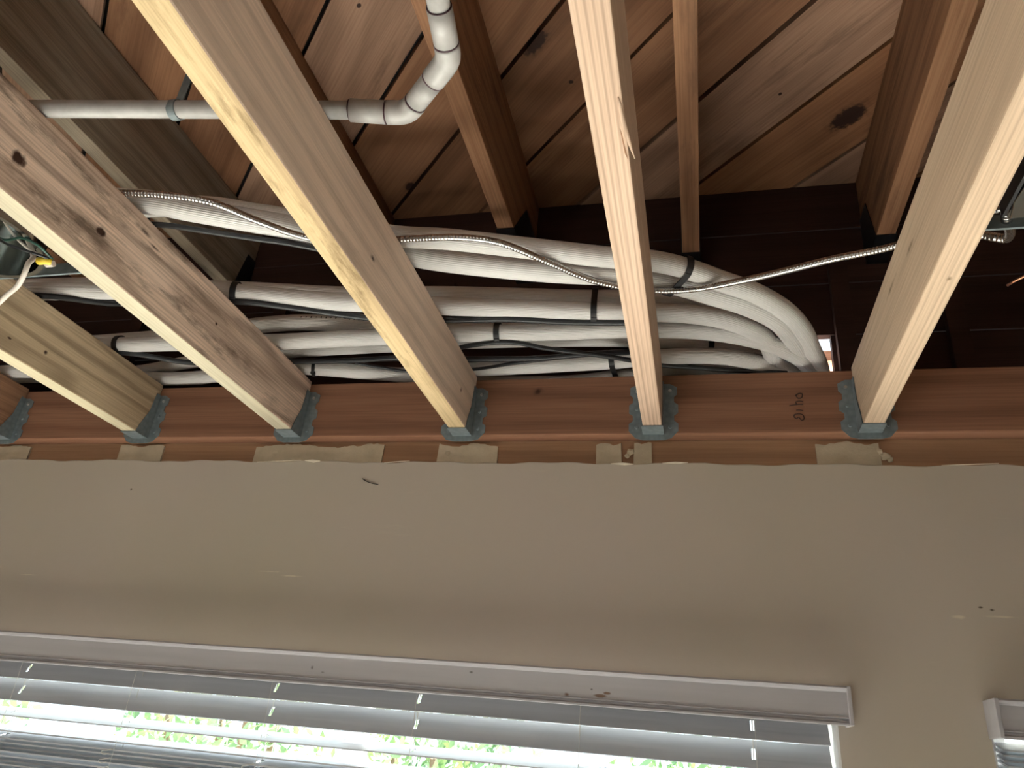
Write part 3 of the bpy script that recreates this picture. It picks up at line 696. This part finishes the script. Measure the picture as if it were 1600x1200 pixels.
def blind(label, x0, x1, vz, slots, open_slats, stack_top, nstack):
    e = tag(empty('window_blind', ((x0+x1)/2, .11, vz[1])), label, 'blind', 'white window blinds')
    inv = Matrix.Translation(e.location).inverted()
    def fix(o): o.parent = e; o.matrix_parent_inverse = inv; return o
    vl = fix(valance(None, x0-.02, x1+.022, vz[0], vz[1], .022, .034))
    rets = [fix(box('valance_return', (xa, .0125, vz[0]), (xa+.006, YD-.001, vz[1]), M_val, None, .001)) for xa in (x0-.024, x1+.020)]
    fix(box('head_rail', (x0, .088, vz[1]-.045), (x1, .143, vz[1]-.016), M_blind, None, .002))
    L = x1-x0; me = slat_mesh(L, .050, [s-x0 for i_, s in enumerate(slots) if i_ not in (1, 4)])
    zl = vz[1]-.04
    for z, ang in open_slats:
        o = mesh_obj('slat', me, M_blind, None, (x0, .115, z)); o.rotation_euler = (math.radians(ang), 0, 0); fix(o)
    r_ = random.Random(11)
    for i in range(nstack):
        o = mesh_obj('slat', me, M_blind, None, (x0+r_.uniform(-.002, .002), .115+r_.uniform(-.004, .004), stack_top-i*.0082)); o.rotation_euler = (math.radians(r_.uniform(11, 15)), 0, 0); fix(o)
    zb = stack_top-nstack*.0082
    fix(box('bottom_rail', (x0, .092, zb-.012), (x1, .140, zb), M_blind, None, .003))
    for s in slots:
        for dy in (-.027, .028):
            fix(tube('ladder_cord', [(s+.003, .115+dy, zl), (s+.003, .115+dy, stack_top), (s-.002, .115+dy*1.05, zb)], .0005, M_cord, None, 6, .02))
        fix(tube('lift_cord', [(s, .115, zl), (s, .115, zb)], .0009, M_cord, None, 6, .05))
        if nstack > 6:   # slack loops hanging in front of the stack
            for j in range(3):
                z = stack_top-.004-j*.016
                fix(tube('cord_loop', [(s, .088, z), (s-.010, .084, z-.003), (s-.022, .083, z-.006), (s-.016, .083, z-.011), (s-.004, .085, z-.008)], .0009, M_cord, None, 6, .004))
def sx(px, py): return hit(px, py, 1, .10).x
blind('long white raised blind with stained valance at bottom left', W1[0]+.006, W1[1]-.010, (-.520, -.461), [sx(38, 1043), sx(200, 1110), sx(427, 1073), sx(652, 1090), sx(905, 1120), sx(1176, 1135)],
      [(-.5265, 62), (-.5715, 62), (-.617, 18), (-.650, 9)], -.662, 14)
blind('second white blind, only its left end showing at bottom right', W2[0]+.02, W2[1]-.02, (-.521, -.464), [.66, .92], [], -.528, 30)

# hair stuck to the wall
tag(tube('hair', [hit(566, 748, 1, YD-.001), hit(573, 752, 1, YD-.001), hit(581, 755, 1, YD-.001), hit(591, 757, 1, YD-.001)], .0009, M_hair, None, 6, .003), 'short dark curved hair stuck on the beige wall', 'hair')

# ================================================================== GARDEN OUTSIDE THE WINDOW
def shrub(label, x, y, h, rx, seed):
    r_ = random.Random(seed)
    e = tag(empty('shrub', (x, y, FLOOR-.05)), label, 'shrub', 'green shrubs outside the window')
    vs, fs = [], []
    for i in range(2600):
        while True:
            p = Vector((r_.uniform(-1, 1), r_.uniform(-1, 1), r_.uniform(-1, 1)))
            if .35 < p.length < 1: break
        p = Vector((p.x*rx, p.y*rx*.6, h*.55+p.z*h*.45)); s = r_.uniform(.03, .055)
        a = Vector((r_.gauss(0, 1), r_.gauss(0, 1), r_.gauss(0, 1))).normalized(); b_ = a.orthogonal().normalized()
        n0 = len(vs); vs += [p-a*s, p+b_*s*.4, p+a*s, p-b_*s*.4]; fs.append((n0, n0+1, n0+2, n0+3))
    me = bpy.data.meshes.new('foliage'); me.from_pydata(vs, [], fs)
    f = mesh_obj('foliage', me, M_leaf, e); f['kind'] = 'stuff'
    for j in range(4):
        a = j*1.7+seed; mesh_obj('stem', tube_mesh('stem', smooth_path([(0, 0, 0), (math.cos(a)*rx*.2, math.sin(a)*rx*.1, h*.3), (math.cos(a)*rx*.5, math.sin(a)*rx*.3, h*.75)], .1), .02, 8), M_bark, e)
shrub('leafy green shrub seen through the left end of the long blind', -4.6, 2.6, 2.6, .9, 1)
shrub('leafy shrub behind the blind, second from the left', -2.85, 3.3, 2.5, .8, 2)
shrub('leafy shrub behind the middle of the long blind', -1.35, 3.2, 2.35, .65, 3)
shrub('sparse yellowish shrub behind the right half of the long blind', 0.0, 3.3, 2.05, .65, 4)
shrub('small leafy shrub farthest right outside the window', 1.4, 3.6, 2.1, .7, 5)
